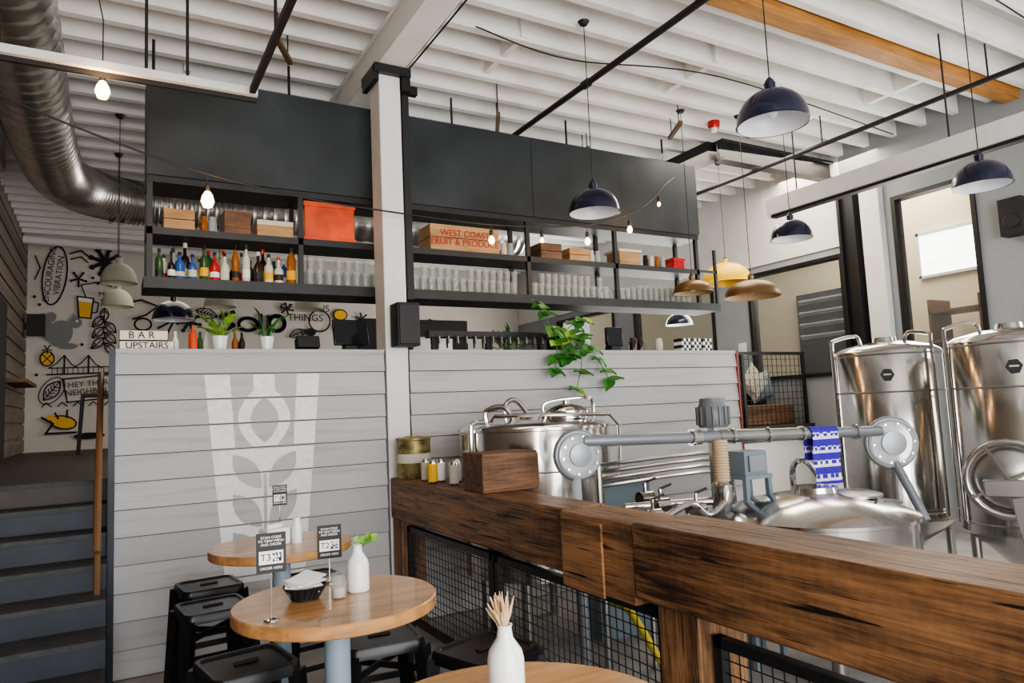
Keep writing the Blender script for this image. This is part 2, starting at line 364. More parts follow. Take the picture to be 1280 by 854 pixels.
def tumbler(b,x,y,z,r=.036,h=.12): b.open_lathe((x,y,z),[(r*.75,0),(r*.78,.012),(r,h),(r*.93,h),(r*.72,.014),(.001,.014)],'clear',12)
for (xa,xb) in((1.47,2.28),(2.42,3.54),(3.70,4.64),(4.80,5.82)):
    x=xa
    while x<xb:
        for y in(5.95,6.05): tumbler(b,x,y,ZS,h=.13 if x<5 else .17)
        if xa<4 and random.random()<.8: tumbler(b,x+.01,5.95,ZS+.13,.033,.10)
        x+=.08
b.done()
def crate(name,x0,x1,y0,y1,z0,z1,mt,slats=3):
    b=MB(name); t=.015; h=(z1-z0)/slats
    for k in range(slats):
        za=z0+k*h+.004; zb=z0+(k+1)*h-.004
        b.bx(x0,x1,y0,y0+t,za,zb,mt); b.bx(x0,x1,y1-t,y1,za,zb,mt); b.bx(x0,x0+t,y0+t,y1-t,za,zb,mt); b.bx(x1-t,x1,y0+t,y1-t,za,zb,mt)
    b.bx(x0+t,x1-t,y0+t,y1-t,z0,z0+t,mt)
    for xx in(x0+t,x1-2*t-.01): b.bx(xx,xx+t+.01,y0+t,y0+2*t,z0,z1,mt)
    return b.done()
Z2=3.152
crate('wooden_crate',.36,.58,5.95,6.2,Z2,Z2+.17,'cratel',2)
crate('wooden_crate',.80,1.0,5.95,6.2,Z2,Z2+.20,'crate',1)
b=MB('cardboard_box'); b.bx(1.05,1.34,5.95,6.2,Z2,Z2+.14,'cratel'); b.bx(1.05,1.34,5.948,5.95,Z2+.1,Z2+.14,'lab'); b.done(bevel=.004)
b=MB('red_storage_crate'); b.bx(1.43,1.86,5.93,6.2,Z2,Z2+.33,'red'); b.bx(1.42,1.87,5.922,5.94,Z2+.29,Z2+.335,'red'); b.bx(1.42,1.87,5.922,5.94,Z2,Z2+.03,'red'); b.done(bevel=.004)
o=crate('printed_fruit_crate',2.58,3.3,5.93,6.22,Z2,Z2+.25,'cratel',2)
text('crate_lettering','WEST COAST\nFRUIT & PRODUCE',(2.94,5.926,Z2+.125),(math.pi/2,0,0),.085,'redb',o)
crate('wooden_crate',3.8,4.05,5.95,6.2,Z2,Z2+.17,'crate',2); crate('wooden_crate',4.15,4.4,5.95,6.2,Z2,Z2+.14,'cratel',2)
b=MB('storage_box'); b.bx(4.82,5.1,5.97,6.2,Z2,Z2+.15,'cratel'); b.bx(4.8,5.12,5.95,6.22,Z2+.15,Z2+.18,'lab'); b.done(bevel=.004)
b=MB('red_tin_box'); b.bx(5.6,5.76,5.97,6.2,Z2,Z2+.13,'redb'); b.bx(5.59,5.77,5.96,6.21,Z2+.10,Z2+.135,'redb'); b.done(bevel=.004)
b=MB('metal_pitcher'); b.lathe((2.23,6.05,Z2),[(.05,0),(.055,.1),(.04,.17),(.045,.19)],'inox',16); b.tube(cr([(2.28,6.05,Z2+.17),(2.33,6.05,Z2+.12),(2.28,6.05,Z2+.04)]),.006,'inox'); b.done()
b=MB('shelf_jars')
for x in(.66,.72,3.42,3.50,4.5,4.58,5.17,5.25,5.33,5.42,5.5): b.lathe((x,6.05,Z2),[(.032,0),(.032,.1),(.025,.12),(.027,.15)],random.choice(['amber','lab','clrb','dkb']),12)
b.done()
# ---------------------------------------------------------------- counter items
b=MB('light_box_sign'); b.bx(.06,.41,5.60,5.65,ZB,ZB+.065,'blackm'); b.bx(.065,.405,5.594,5.60,ZB+.003,ZB+.062,'cream'); b.bx(.06,.37,5.60,5.65,ZB+.07,ZB+.14,'blackm'); b.bx(.065,.365,5.594,5.6,ZB+.073,ZB+.137,'cream'); o=b.done()
text('letters_top','B A R',(.2,5.592,ZB+.105),(math.pi/2,0,0),.07,'ink',o); text('letters_bottom','UPSTAIRS',(.235,5.592,ZB+.032),(math.pi/2,0,0),.064,'ink',o)
def leafq(b,p,d,up,L,w,mt):
    p=Vector(p); d=Vector(d).normalized(); up=Vector(up); s=d.cross(up).normalized(); n=s.cross(d)
    pr=[(0,.02),(-.06,.30),(.12,.50),(.4,.52),(.7,.3),(1,0.01)]
    vs=[];
    for i,(t,q) in enumerate(pr): 
        c=p+d*L*t-n*L*.25*t*t; cc=p+d*L*max(t,0)-n*L*.25*t*t
        vs+= [c-s*w*q+n*w*.12, cc, c+s*w*q+n*w*.12]
    fs=[]
    for i in range(5): fs+=[(3*i,3*i+1,3*i+4,3*i+3),(3*i+1,3*i+2,3*i+5,3*i+4)]
    b.add(vs,fs,mt,True)
def potplant(x,y,mt,h,n,L,r=.05):
    b=MB('potted_plant'); b.lathe((x,y,ZB),[(r*.75,0),(r,.11),(r*.92,.11),(r*.9,.09),(.001,.09)],'ceram',20)
    for i in range(n):
        a=i*2.4; e=random.uniform(.5,1.3); d=(math.cos(a)*math.cos(e),math.sin(a)*math.cos(e),math.sin(e)); q=Vector((x,y,ZB+.09))+Vector(d)*h*random.uniform(.3,1)
        b.tube([(x,y,ZB+.08),q],.003,mt,4); leafq(b,q,d,(0,0,1) if abs(d[2])<.9 else (1,0,0),L,L*.6,mt)
    b.done()
potplant(.72,5.66,'leafl',.17,20,.10,.06); potplant(1.06,5.66,'leaf',.2,7,.09,.055)
b=MB('orange_soap_bottle'); b.lathe((.54,5.68,ZB),[(.03,0),(.032,.12),(.012,.15),(.012,.19)],'red',14); b.done()
for xx,c in((.43,'paper'),(.60,'olive'),(.64,'lab'),(.85,'amber'),(.90,'dkb')):
    b=MB('counter_bottle'); b.lathe((xx,5.8,ZB),[(.025,0),(.025,.08),(.01,.12),(.01,.16)],c,12); b.done()
b=MB('pos_terminal'); b.box((1.74,5.72,ZB+.16),(.30,.03,.22),'screen',rx=-.2,rz=.1); b.box((1.74,5.76,ZB+.05),(.10,.1,.09),'blackm'); b.box((1.74,5.74,ZB+.009),(.2,.2,.016),'blackm'); b.done(bevel=.006)
b=MB('card_reader'); b.box((1.38,5.7,ZB+.065),(.18,.1,.1),'blackm',rx=-.3); b.done(bevel=.01)
b=MB('wall_speaker'); b.box((2.08,5.35,2.36),(.19,.17,.35),'blackm'); b.box((2.08,5.26,2.36),(.165,.012,.325),'black'); b.box((2.08,5.443,2.36),(.06,.02,.1),'black'); b.done(bevel=.01)
b=MB('beer_tap_tower'); b.bx(2.48,3.78,5.8,5.9,ZB+.14,ZB+.20,'black'); 
for xx in(2.55,3.1,3.7): b.bx(xx-.03,xx+.03,5.83,5.87,ZB,ZB+.14,'black')
for k in range(14):
    xx=2.55+k*.09; b.tube([(xx,5.8,ZB+.15),(xx,5.74,ZB+.14),(xx,5.73,ZB+.08)],.008,'inoxd'); b.lathe((xx,5.775,ZB+.04),[(.008,0),(.012,.07),(.008,.09)],'blackm',8)
b.done()
b=MB('pothos_plant'); px,py=3.70,5.62; b.lathe((px,py,ZB),[(.06,0),(.085,.13),(.075,.13),(.07,.1),(.001,.1)],'blackm',20)
vines=[[(px,py,ZB+.1),(px-.1,5.5,ZB+.2),(px-.16,5.36,ZB+.05),(px-.2,5.35,ZB-.2)],[(px,py,ZB+.1),(px+.05,5.43,ZB+.15),(px+.1,5.34,ZB-.05),(px+.02,5.34,ZB-.38)],[(px,py,ZB+.1),(px+.2,5.5,ZB+.12),(px+.3,5.37,ZB-.1),(px+.42,5.36,ZB-.30)],[(px,py,ZB+.1),(px-.12,5.6,ZB+.35),(px-.22,5.55,ZB+.44)],[(px,py,ZB+.1),(px+.2,5.6,ZB+.26),(px+.28,5.55,ZB+.30)],[(px,py,ZB+.1),(px,5.5,ZB+.2),(px-.02,5.36,ZB-.02),(px-.08,5.35,ZB-.12)]]
for vn in vines:
    P=cr(vn,6); b.tube(P,.004,'leaf',5)
    for i in range(3,len(P),3):
        for s in(-1,1):
            d=Vector((s*.8+random.uniform(-.3,.3),-.5,random.uniform(-.7,.3))); leafq(b,P[i],d,(0,-.6,1),random.uniform(.09,.15),.115,'leaf' if random.random()<.88 else 'leafl')
b.done()
b=MB('espresso_monitor'); b.box((4.5,5.75,ZB+.16),(.18,.06,.2),'screen',rz=-.2); b.box((4.5,5.77,ZB+.035),(.12,.12,.06),'blackm'); b.done(bevel=.01)
for xx in(5.35,5.5,5.66):
    b=MB('checkered_napkin_box'); 
    for i in range(4):
        for j in range(4):
            b.bx(xx-.065+i*.0325,xx-.065+(i+1)*.0325,5.6,5.72,ZB+j*.035,ZB+(j+1)*.035,'blackm' if (i+j)%2 else 'paper')
    b.done()
b=MB('counter_jar')
for xx in(4.75,4.85,5.1): b.lathe((xx,5.75,ZB),[(.04,0),(.045,.1),(.035,.13),(.035,.15)],'dkb' if xx<5 else 'lab',14)
b.done()
b=MB('kitchen_equipment'); b.bx(2.6,5.6,7.4,8.0,ZU,ZU+.9,'inoxd'); b.bx(4.9,5.4,7.5,7.9,ZU+.9,ZU+1.3,'blackm'); b.bx(2.5,3.9,7.9,8.0,ZU+.9,ZU+1.5,'blackm'); b.bx(3.0,3.5,7.5,7.85,ZU+.9,ZU+1.25,'inoxd'); b.done(bevel=.01)
b=MB('potted_plant'); b.lathe((4.35,7.7,ZU+.9),[(.1,0),(.14,.2),(.12,.2),(.001,.18)],'conc',20)
for i in range(30):
    a=i*2.4; e=random.uniform(.2,1.3); d=(math.cos(a)*math.cos(e),math.sin(a)*math.cos(e),math.sin(e)); q=Vector((4.35,7.7,ZU+1.1))+Vector(d)*.3*random.uniform(.3,1); b.tube([(4.35,7.7,ZU+1.08),q],.004,'leaf',4); leafq(b,q,d,(0,0,1) if abs(d[2])<.9 else (1,0,0),.15,.08,'leaf')
b.done()
# ---------------------------------------------------------------- timber rail
b=MB('timber_railing_beam')
b.bx(1.95,2.22,2.98,5.44,.835,1.146,'beam'); b.done(origin=(2.1,4.1,1),bevel=.012)
b=MB('timber_railing_beam'); b.bx(1.93,2.225,2.42,2.972,.80,1.14,'beam'); b.bx(1.915,1.93,2.62,2.95,.79,1.12,'beam'); b.done(origin=(2.0,1.1,.3),bevel=.01)
b=MB('timber_railing_beam'); b.bx(1.92,2.25,-.6,2.412,.836,1.15,'beam'); b.done(origin=(2.17,-2,.77),bevel=.012)
b=MB('timber_post'); b.bx(1.95,2.2,2.08,2.31,0,.834,'post'); b.done(bevel=.01)
b=MB('timber_post'); b.bx(1.96,2.16,5.25,5.43,0,.834,'post'); b.done(bevel=.01)
def meshpanel(name,x,y0,y1,z0,z1,div=()):
    b=MB(name); w=.02
    b.bx(x-w,x+w,y0,y1,z1-.04,z1,'black'); b.bx(x-w,x+w,y0,y1,z0,z0+.04,'black')
    for y in(y0,y1-.04)+tuple(div): b.bx(x-w,x+w,y,y+.04,z0,z1,'black')
    for y in (y0+.01,y1-.03): b.bx(x-.015,x+.015,y,y+.03,0,z0,'black')
    y=y0+.05
    while y<y1: b.bx(x-.002,x+.002,y-.002,y+.002,z0,z1,'black'); y+=.05
    z=z0+.05
    while z<z1: b.bx(x-.005,x-.001,y0,y1,z-.002,z+.002,'black'); z+=.05
    return b.done()
meshpanel('mesh_railing_panel',2.02,2.33,5.23,.08,.79,(3.78,3.84)); meshpanel('mesh_railing_panel',2.02,.2,2.06,.08,.76)
b=MB('mesh_guard_rail')
X0,X1=6.0,8.45; Y=6.56
b.bx(X0,X1,Y-.02,Y+.02,2.22,2.26,'black')
for x in(X0,7.2,8.4): b.bx(x,x+.04,Y-.02,Y+.02,ZU,2.22,'black')
x=X0
while x<X1: b.bx(x-.003,x+.003,Y-.003,Y+.003,ZU,2.22,'black'); x+=.09
z=ZU+.08
while z<2.2: b.bx(X0,X1,Y-.004,Y+.002,z-.003,z+.003,'black'); z+=.09
b.done()
b=MB('lounge_bench'); b.bx(6.6,8.4,6.75,7.3,ZU,ZU+.28,'crate'); b.bx(6.6,8.4,7.2,7.32,ZU+.28,ZU+.75,'blackm'); b.done(bevel=.02)
for (x,c,rr,zz) in((7.85,'cush',.78,.31),(8.15,'blueg',-.2,.26),(7.3,'cush',.2,.26)):
    b=MB('cushion'); n=8; vs=[];fs=[]
    for sgn in(-1,1):
        for i in range(n+1):
            for j in range(n+1):
                u=i/n*2-1; v=j/n*2-1; k=max(0,(1-u**4)*(1-v**4)); uu=u*(1-.08*(1-v*v)); 
                vs.append(Matrix.Rotation(rr,3,'Y')@Vector((uu*.21,sgn*.08*k**.5,v*(1-.08*(1-u*u))*.21)))
    N=(n+1)**2
    for s in(0,1):
        for i in range(n):
            for j in range(n):
                a=s*N+i*(n+1)+j; q=(a,a+1,a+n+2,a+n+1); fs.append(q if s else q[::-1])
    b.add([Vector(v)+Vector((x,6.95 if x!=8.15 else 7.08,ZU+.28+zz-.0)) for v in vs],fs,c,True); b.done()
# items on beam
b=MB('malt_tin'); b.lathe((2.085,5.26,1.147),[(.125,0),(.13,.01),(.13,.29),(.137,.295),(.137,.31),(.125,.315),(.06,.32),(.06,.325),(.001,.325)],'tin',28)
b.open_lathe((2.085,5.26,1.147),[(.1315,.12),(.1315,.19)],'lab' ,28); b.done()
for i,(x,y,c) in enumerate(((2.03,4.9,'lab'),(2.08,4.74,'paper'),(2.14,4.6,'paper'),(2.0,4.7,'inky'),(2.05,4.45,'lab'))):
    b=MB('beer_can'); b.lathe((x,y,1.147),[(.028,0),(.033,.01),(.033,.15),(.027,.165),(.025,.162),(.001,.162)],'inox',16); b.lathe((x,y,1.147),[(.0335,.015),(.0335,.14)],c,16); b.done()
b=MB('wooden_block_box'); b.bx(1.96,2.35,3.84,4.12,1.147,1.385,'crate'); b.bx(1.955,2.355,3.835,3.85,1.16,1.37,'crate'); b.done(bevel=.008)
# ---------------------------------------------------------------- brewing equipment
def kettle(x,y,r,z0,zr,zt,name='brew_kettle'):
    b=MB(name)
    b.lathe((x,y,0),[(r*.3,z0),(r,z0+.12),(r,zr-.015),(r+.012,zr-.01),(r+.012,zr+.01),(r*.95,zr+.03),(r*.75,zr+(zt-zr)*.6),(r*.4,zr+(zt-zr)*.9),(.25*r,zt),(.24*r,zt+.03),(.001,zt+.035)],'inox',56)
    b.open_lathe((x,y,0),[(r+.003,zr-.3),(r+.006,zr-.295),(r+.003,zr-.29)],'inoxd',56)
    for a in(45,135,225,315):
        a=math.radians(a); b.cyl((x+r*.75*math.cos(a),y+r*.75*math.sin(a),0),.04,z0+.15,'inoxd')
    return b
x,y=2.83,4.66
b=kettle(x,y,.57,.35,1.50,1.58)
b.lathe((x+.18,y-.18,1.56),[(.17,0),(.17,.03),(.18,.04),(.18,.055),(.12,.09),(.03,.11),(.03,.14),(.001,.145)],'inox',28)
b.tube(cr([(x+.18-.19,y-.2,1.56),(x+.18-.19,y-.2,1.68),(x+.18+.1,y-.3,1.71),(x+.38,y-.25,1.68),(x+.38,y-.25,1.56)]),.012,'inox')
b.tube(cr([(x-.35,y+.1,1.54),(x-.35,y+.1,1.64),(x-.25,y,1.66),(x-.2,y-.05,1.56)]),.022,'inox')
b.tube([(x-.50,y-.25,1.56),(x-.48,y-.27,1.60),(x-.2,y-.45,1.60),(x+.3,y-.55,1.58),(x+.42,y-.5,1.5),(x+.45,y-.45,.9)],.014,'inox')
b.tube(cr([(x-.1,y+.25,1.54),(x-.1,y+.25,1.68),(x+.0,y+.25,1.71),(x+.1,y+.2,1.56)]),.02,'inox')
b.tube(cr([(x-.585,y-.1,.9),(x-.585,y-.1,1.45),(x-.57,y-.1,1.55),(x-.48,y-.1,1.56)]),.016,'inox')
b.cyl((x+.1,y-.57,1.2),.05,.03,'inoxd',axis=(0,-1,0))
b.done()
x,y=3.80,2.95
b=kettle(x,y,.56,.25,.92,1.06,'mash_tun')
b.tube(cr([(x+.25,y+.35,.95),(x+.25,y+.35,1.17),(x+.4,y+.35,1.19),(x+.5,y+.25,.94)]),.02,'inox')
b.lathe((x+.15,y-.15,1.03),[(.17,0),(.17,.015),(.1,.035),(.001,.04)],'inoxd',28)
b.tube([(x+.08,y-.35,1.03),(x+.4,y-.3,.98)],.012,'inox')
b.done()
def fermenter(x,y,r,zs,pipes):
    b=MB('fermentation_tank')
    b.lathe((x,y,0),[(.06,.18),(r,.55),(r,zs),(r*.97,zs+.02),(r*.85,zs+.055),(r*.5,zs+.095),(.1,zs+.11),(.09,zs+.15),(.001,zs+.155)],'inox',64)
    for z in(.62,zs-.35,zs-.02): b.open_lathe((x,y,0),[(r+.001,z-.008),(r+.005,z),(r+.001,z+.008)],'inoxd',64)
    for a in(45,135,225,315):
        a=math.radians(a); b.cyl((x+r*.85*math.cos(a),y+r*.85*math.sin(a),0),.035,.65,'inoxd')
    d=Vector((-x,-y,0)).normalized(); s=Vector((d.y,-d.x,0))*-1
    c=Vector((x,y,0))
    for k,off in enumerate(pipes):
        p=c+d*(r*math.cos(off)+.05)+s*(r*math.sin(off)); q=c+d*.1+s*(r*math.sin(off)*.45)
        b.tube(cr([p+Vector((0,0,.6)),p+Vector((0,0,zs)),p+Vector((0,0,zs+.10)),p*.9+q*.1+Vector((0,0,zs+.14)),p*.15+q*.85+Vector((0,0,zs+.17)),q+Vector((0,0,zs+.06))],5),.016,'inox')
    L=c+d*r+Vector((0,0,1.80))
    b.lathe(L,[(.055,0),(.055,.012)],'blackm',6,axis=d)
    b.box(L+d*.014,(.06,.002,.012),'lab',rz=math.atan2(s.y,s.x))
    return b,c,d,s
b,c,d,s=fermenter(6.2,3.93,.45,2.0,[-1.3,.9]); 
b.tube([c+s*.46+Vector((0,0,.5)),c+s*.46+Vector((0,0,2.0))],.014,'inox')
b.done()
b,c,d,s=fermenter(6.2,2.88,.46,2.0,[-1.25,1.1])
p=c+d*(.42)-s*.10+Vector((0,0,.98)); 
ring=[p+d*.12+(s*math.cos(t*.2618)+Vector((0,0,1))*math.sin(t*.2618))*.27 for t in range(24)]
b.tube(ring,.026,'inox',10,True); b.lathe(p-d*.05,[(.24,0),(.24,.12),(.2,.15),(.05,.18),(.001,.18)],'inoxd',36,axis=d)
for k in range(2):
    t=.5+k*1.57; e=(s*math.cos(t)+Vector((0,0,1))*math.sin(t))*.27; b.tube([p+d*.2-e,p+d*.2+e],.012,'inox')
b.done()
b,c,d,s=fermenter(6.2,1.78,.46,2.0,[-1.2]); b.done()
b=MB('tank_stand_bracket'); b.box((4.72,2.27,1.04),(.30,.06,.10),'inoxd',rz=-1.1); b.strut((4.74,2.22,1.0),(4.86,2.10,.0),.15,.17,'inoxd',d1=.05,d2=.06,side=(.45,-.9,0)); b.done(bevel=.008)
b=MB('malt_auger_conveyor')
L=Vector((2.42,3.5,1.36)); R_=Vector((4.70,3.0,1.30)); tl=Vector((2.44,3.47,1.44)); tr=Vector((4.62,3.02,1.385))
b.tube([tl,tr],.036,'tube',14); b.tube([tl+(tr-tl)*.33,tl+(tr-tl)*.36],.046,'inoxd',14); b.tube([tl+(tr-tl)*.42,tl+(tr-tl)*.72],.042,'inoxd',14)
for k in(.33,.46,.58,.70,.9): q=tl+(tr-tl)*k; b.tube([q,q+(tr-tl)*.008],.052,'inox',14)
def disc(P,r):
    ax=Vector((-P.x,-P.y,0)).normalized()+Vector((.35,-.2,.0)); ax.normalize()
    b.lathe(P-ax*.05,[(r,0),(r,.09),(r*.92,.1),(r*.9,.092),(.001,.092)],'plast',36,axis=ax)
    b.lathe(P-ax*.05,[(r*.5,.093),(r*.5,.105),(r*.2,.11),(.001,.11)],'tube',24,axis=ax)
    e=ax.orthogonal().normalized(); f=ax.cross(e)
    for k in range(10):
        t=k*.628; b.cyl(P+ax*.04+(e*math.cos(t)+f*math.sin(t))*r*.82,.008,.015,'inox',8,axis=ax)
    e=ax.cross(Vector((0,0,1))).normalized()
    b.tube([P+(e*math.cos(t*.2618)+Vector((0,0,1))*math.sin(t*.2618))*r for t in range(24)],.02,'tube',10,True)
disc(L,.135); disc(R_,.165)
b.tube([R_+Vector((0,0,-.1)),(4.66,2.78,.80)],.03,'tube',12)
b.tube([L+Vector((-.02,0,-.1)),L+Vector((.02,.05,-.5))],.03,'plast',12)
b.tube([L+Vector((.02,.05,-.5)),L+Vector((.02,.05,-1.36))],.03,'tube',12)
b.tube([R_+Vector((.05,0.02,0)),Vector((4.75,3.05,0))],.02,'inoxd',8)
b.done()
b=MB('malt_mill_motor'); x,y=3.40,3.32
b.lathe((x+.06,y+.1,1.47),[(.09,0),(.1,.02),(.1,.13),(.085,.15),(.08,.19),(.02,.2),(.001,.2)],'motor',24)
for k in range(16):
    t=k*.3927; b.box((x+.06+.104*math.cos(t),y+.1+.104*math.sin(t),1.545),(.012,.006,.12),'motor',rz=t)
P=[(x-.06,y-.06,1.40-.006*k) for k in range(45)]; b.tube(P,[.045+.008*(k%3==0) for k in range(45)],'hose',14)
b.box((x+.16,y-.06,1.24),(.20,.16,.15),'blueg'); b.box((x+.16,y-.06,1.155),(.24,.2,.025),'blueg'); b.box((x+.16,y-.15,1.24),(.14,.01,.1),'tube')
for dx in(-.1,.1):
    for dy in(-.08,.08): b.strut((x+.16+dx,y-.06+dy,1.145),(x+.16+dx*1.2,y-.06+dy,.0),.03,.03,'blueg')
b.strut((x+.06,y+.1,1.47),(x+.06,y+.1,0),.06,.06,'inoxd')
b.lathe((x-.06,y-.06,1.0),[(.06,0),(.07,.02),(.07,.12),(.05,.14)],'inox',20); b.strut((x-.06,y-.06,1.0),(x-.06,y-.06,0),.05,.05,'inoxd')
b.done(bevel=0)
b=MB('process_piping')
for k in range(4): b.tube(cr([(2.75,3.75+.0,1.26-.045*k),(3.6,3.9,1.26-.045*k),(3.95,3.9,1.24-.045*k),(4.05,3.85,1.1-.045*k),(4.05,3.85,.2)],5),.014,'inox',8)
b.tube([(2.75,3.5,1.02),(3.3,3.3,1.02)],.025,'inox',12); b.tube(cr([(2.6,3.1,.96),(2.9,3.1,1.06),(3.05,3.1,.98),(3.18,3.1,1.04)],5),.02,'inox',10)
for q in((2.8,3.3,.98),(3.05,3.2,1.0),(2.95,3.4,1.02),(2.7,2.9,.95),(3.0,3.6,1.04)): b.tube([(q[0]-.05,q[1],q[2]),(q[0]+.05,q[1],q[2])],.045,'inox',14); b.tube([(q[0],q[1],q[2]),(q[0],q[1],q[2]+.1)],.012,'inox'); b.tube([(q[0],q[1],q[2]+.1),(q[0]+.09,q[1],q[2]+.12)],.008,'blackm'); b.tube([q,(q[0],q[1],0)],.018,'inoxd')
b.tube([(2.75,3.75,1.26),(2.75,3.75,0)],.02,'inoxd')
b.box((3.25,4.3,.55),(.5,.3,1.1),'blueg'); b.box((3.25,4.3,1.12),(.55,.35,.03),'inoxd')
b.done()
b=MB('yellow_hose'); b.tube(cr([(2.30,3.1,.62),(2.31,2.95,.60),(2.33,2.75,.40),(2.4,2.55,.18),(2.5,2.7,.03),(2.5,3.4,.03)],8),.018,'yhose'); b.done()
b=MB('drain_pump'); b.lathe((2.6,2.3,.15),[(.1,0),(.1,.3)],'inoxd',20,axis=(0,1,0)); b.box((2.6,2.42,.055),(.3,.4,.11),'blackm'); b.done()
def scarf_mat():
    m,n,l,bs=nmat('scarf_knit'); bs.inputs['Roughness'].default_value=.9
    tc=n.new('ShaderNodeTexCoord'); sp=n.new('ShaderNodeSeparateXYZ'); l.new(tc.outputs['Object'],sp.inputs[0])
    w=n.new('ShaderNodeMath'); w.operation='MULTIPLY'; w.inputs[1].default_value=11; l.new(sp.outputs['Z'],w.inputs[0])
    f=n.new('ShaderNodeMath'); f.operation='FRACT'; l.new(w.outputs[0],f.inputs[0])
    r=n.new('ShaderNodeValToRGB'); r.color_ramp.interpolation='CONSTANT'; e=r.color_ramp.elements; e[0].color=(.045,.02,.38,1); e[1].position=.80; e[1].color=(.8,.8,.85,1)
    l.new(f.outputs[0],r.inputs[0])
    v=n.new('ShaderNodeTexChecker'); v.inputs['Scale'].default_value=34; v.inputs['Color1'].default_value=(.045,.02,.38,1); v.inputs['Color2'].default_value=(.8,.8,.85,1); l.new(tc.outputs['Object'],v.inputs['Vector'])
    g=n.new('ShaderNodeMath'); g.operation='LESS_THAN'; g.inputs[1].default_value=.3; l.new(f.outputs[0],g.inputs[0])
    mx=n.new('ShaderNodeMixRGB'); l.new(g.outputs[0],mx.inputs[0]); l.new(r.outputs[0],mx.inputs[1]); l.new(v.outputs[0],mx.inputs[2]); l.new(mx.outputs[0],bs.inputs['Base Color']); return m
M['scarf']=scarf_mat()
b=MB('football_scarf'); c=tl+(tr-tl)*.775; ax=(tr-tl).normalized(); pr=Vector((ax.y,-ax.x,0)).normalized()
prof=[(.045,-.33)]+[(.045+.006*math.sin(k*1.3),-.33+k*.044) for k in range(1,8)]+[(.046*math.cos(t*.314),.046*math.sin(t*.314)) for t in range(11)]+[(-.046,-.06*k) for k in range(1,4)]
vs=[];fs=[];n=12
for i,(o_,z) in enumerate(prof):
    for j in range(n+1):
        u=j/n-.5; vs.append(c+ax*u*.22*(1-.05*math.sin(i))+pr*(o_+.006*math.sin(j*1.5)*(1 if z<0 else 0))+Vector((0,0,z)))
for i in range(len(prof)-1):
    for j in range(n): a=i*(n+1)+j; fs.append((a,a+1,a+n+2,a+n+1))
b.add(vs,fs,'scarf',True)
for j in range(24):
    u=j/23-.5; q=c+ax*u*.21+pr*.045+Vector((0,0,-.33)); b.tube([q,q+Vector((random.uniform(-.005,.005),0,-.05))],.0025,'paper',4)
b.done()
# ---------------------------------------------------------------- tables & stools
def table(x,y,r=.33,z=1.05):
    b=MB('round_bar_table'); b.lathe((x,y,z-.04),[(r-.004,0),(r,.004),(r,.036),(r-.004,.04)],'table',64)
    b.lathe((x,y,0),[(.22,.0),(.22,.015),(.05,.03),(.042,.05),(.042,z-.06),(.12,z-.055),(.12,z-.04)],'tbase',28); b.done(bevel=0)
def stool(x,y,rz=0,z=.75):
    b=MB('metal_bar_stool'); R=Matrix.Rotation(rz,3,'Z'); P=lambda a,b_,c: Vector((x,y,0))+R@Vector((a,b_,c))
    n=6; s=.15; cr_=.04; pts=[]
    for cx_,cy_,a0 in((s-cr_,s-cr_,0),(-s+cr_,s-cr_,90),(-s+cr_,-s+cr_,180),(s-cr_,-s+cr_,270)):
        for k in range(n+1):
            a=math.radians(a0+90*k/n); pts.append((cx_+cr_*math.cos(a),cy_+cr_*math.sin(a)))
    N=len(pts); rings=[(1.07,z-.045),(1.06,z-.012),(1.02,z),(.93,z),(.88,z-.008),(.3,z-.006)]
    vs=[P(px*k,py*k,zz) for k,zz in rings for px,py in pts]; fs=[(i*N+j,i*N+(j+1)%N,(i+1)*N+(j+1)%N,(i+1)*N+j) for i in range(len(rings)-1) for j in range(N)]
    fs.append(tuple(5*N+j for j in range(N))); fs.append(tuple(range(N))[::-1]); b.add(vs,fs,'stool',False)
    for sx in(-1,1):
        for sy in(-1,1):
            b.strut(P(sx*.14,sy*.14,z-.03),P(sx*.19,sy*.19,0),.062,.035,'stool',.045,.03,side=R@Vector((1,-sx*sy,0)))
    for zz,h in((.30,.175),(.52,.16)):
        q=[P(h,h,zz),P(-h,h,zz),P(-h,-h,zz),P(h,-h,zz)]
        for i in range(4): b.strut(q[i],q[(i+1)%4],.028,.028,'stool',.012,.012,side=(0,0,1))
    b.strut(P(.15,.15,z-.12),P(-.15,-.15,z-.12),.025,.025,'stool',.01,.01,side=(0,0,1)); b.strut(P(-.15,.15,z-.12),P(.15,-.15,z-.12),.025,.025,'stool',.01,.01,side=(0,0,1))
    b.box(P(0,0,z-.002),(.09,.025,.004),'ink',rz=rz)
    b.done()
T1=(.665,2.41); T2=(.735,3.62); T3=(.69,1.24)
table(*T1); table(*T2); table(*T3)
stool(.50,4.42,.1); stool(.46,3.90,.1); stool(.46,2.92,.15); stool(.98,2.92,-.1); stool(1.26,2.50,.3); stool(1.02,4.2,.1)
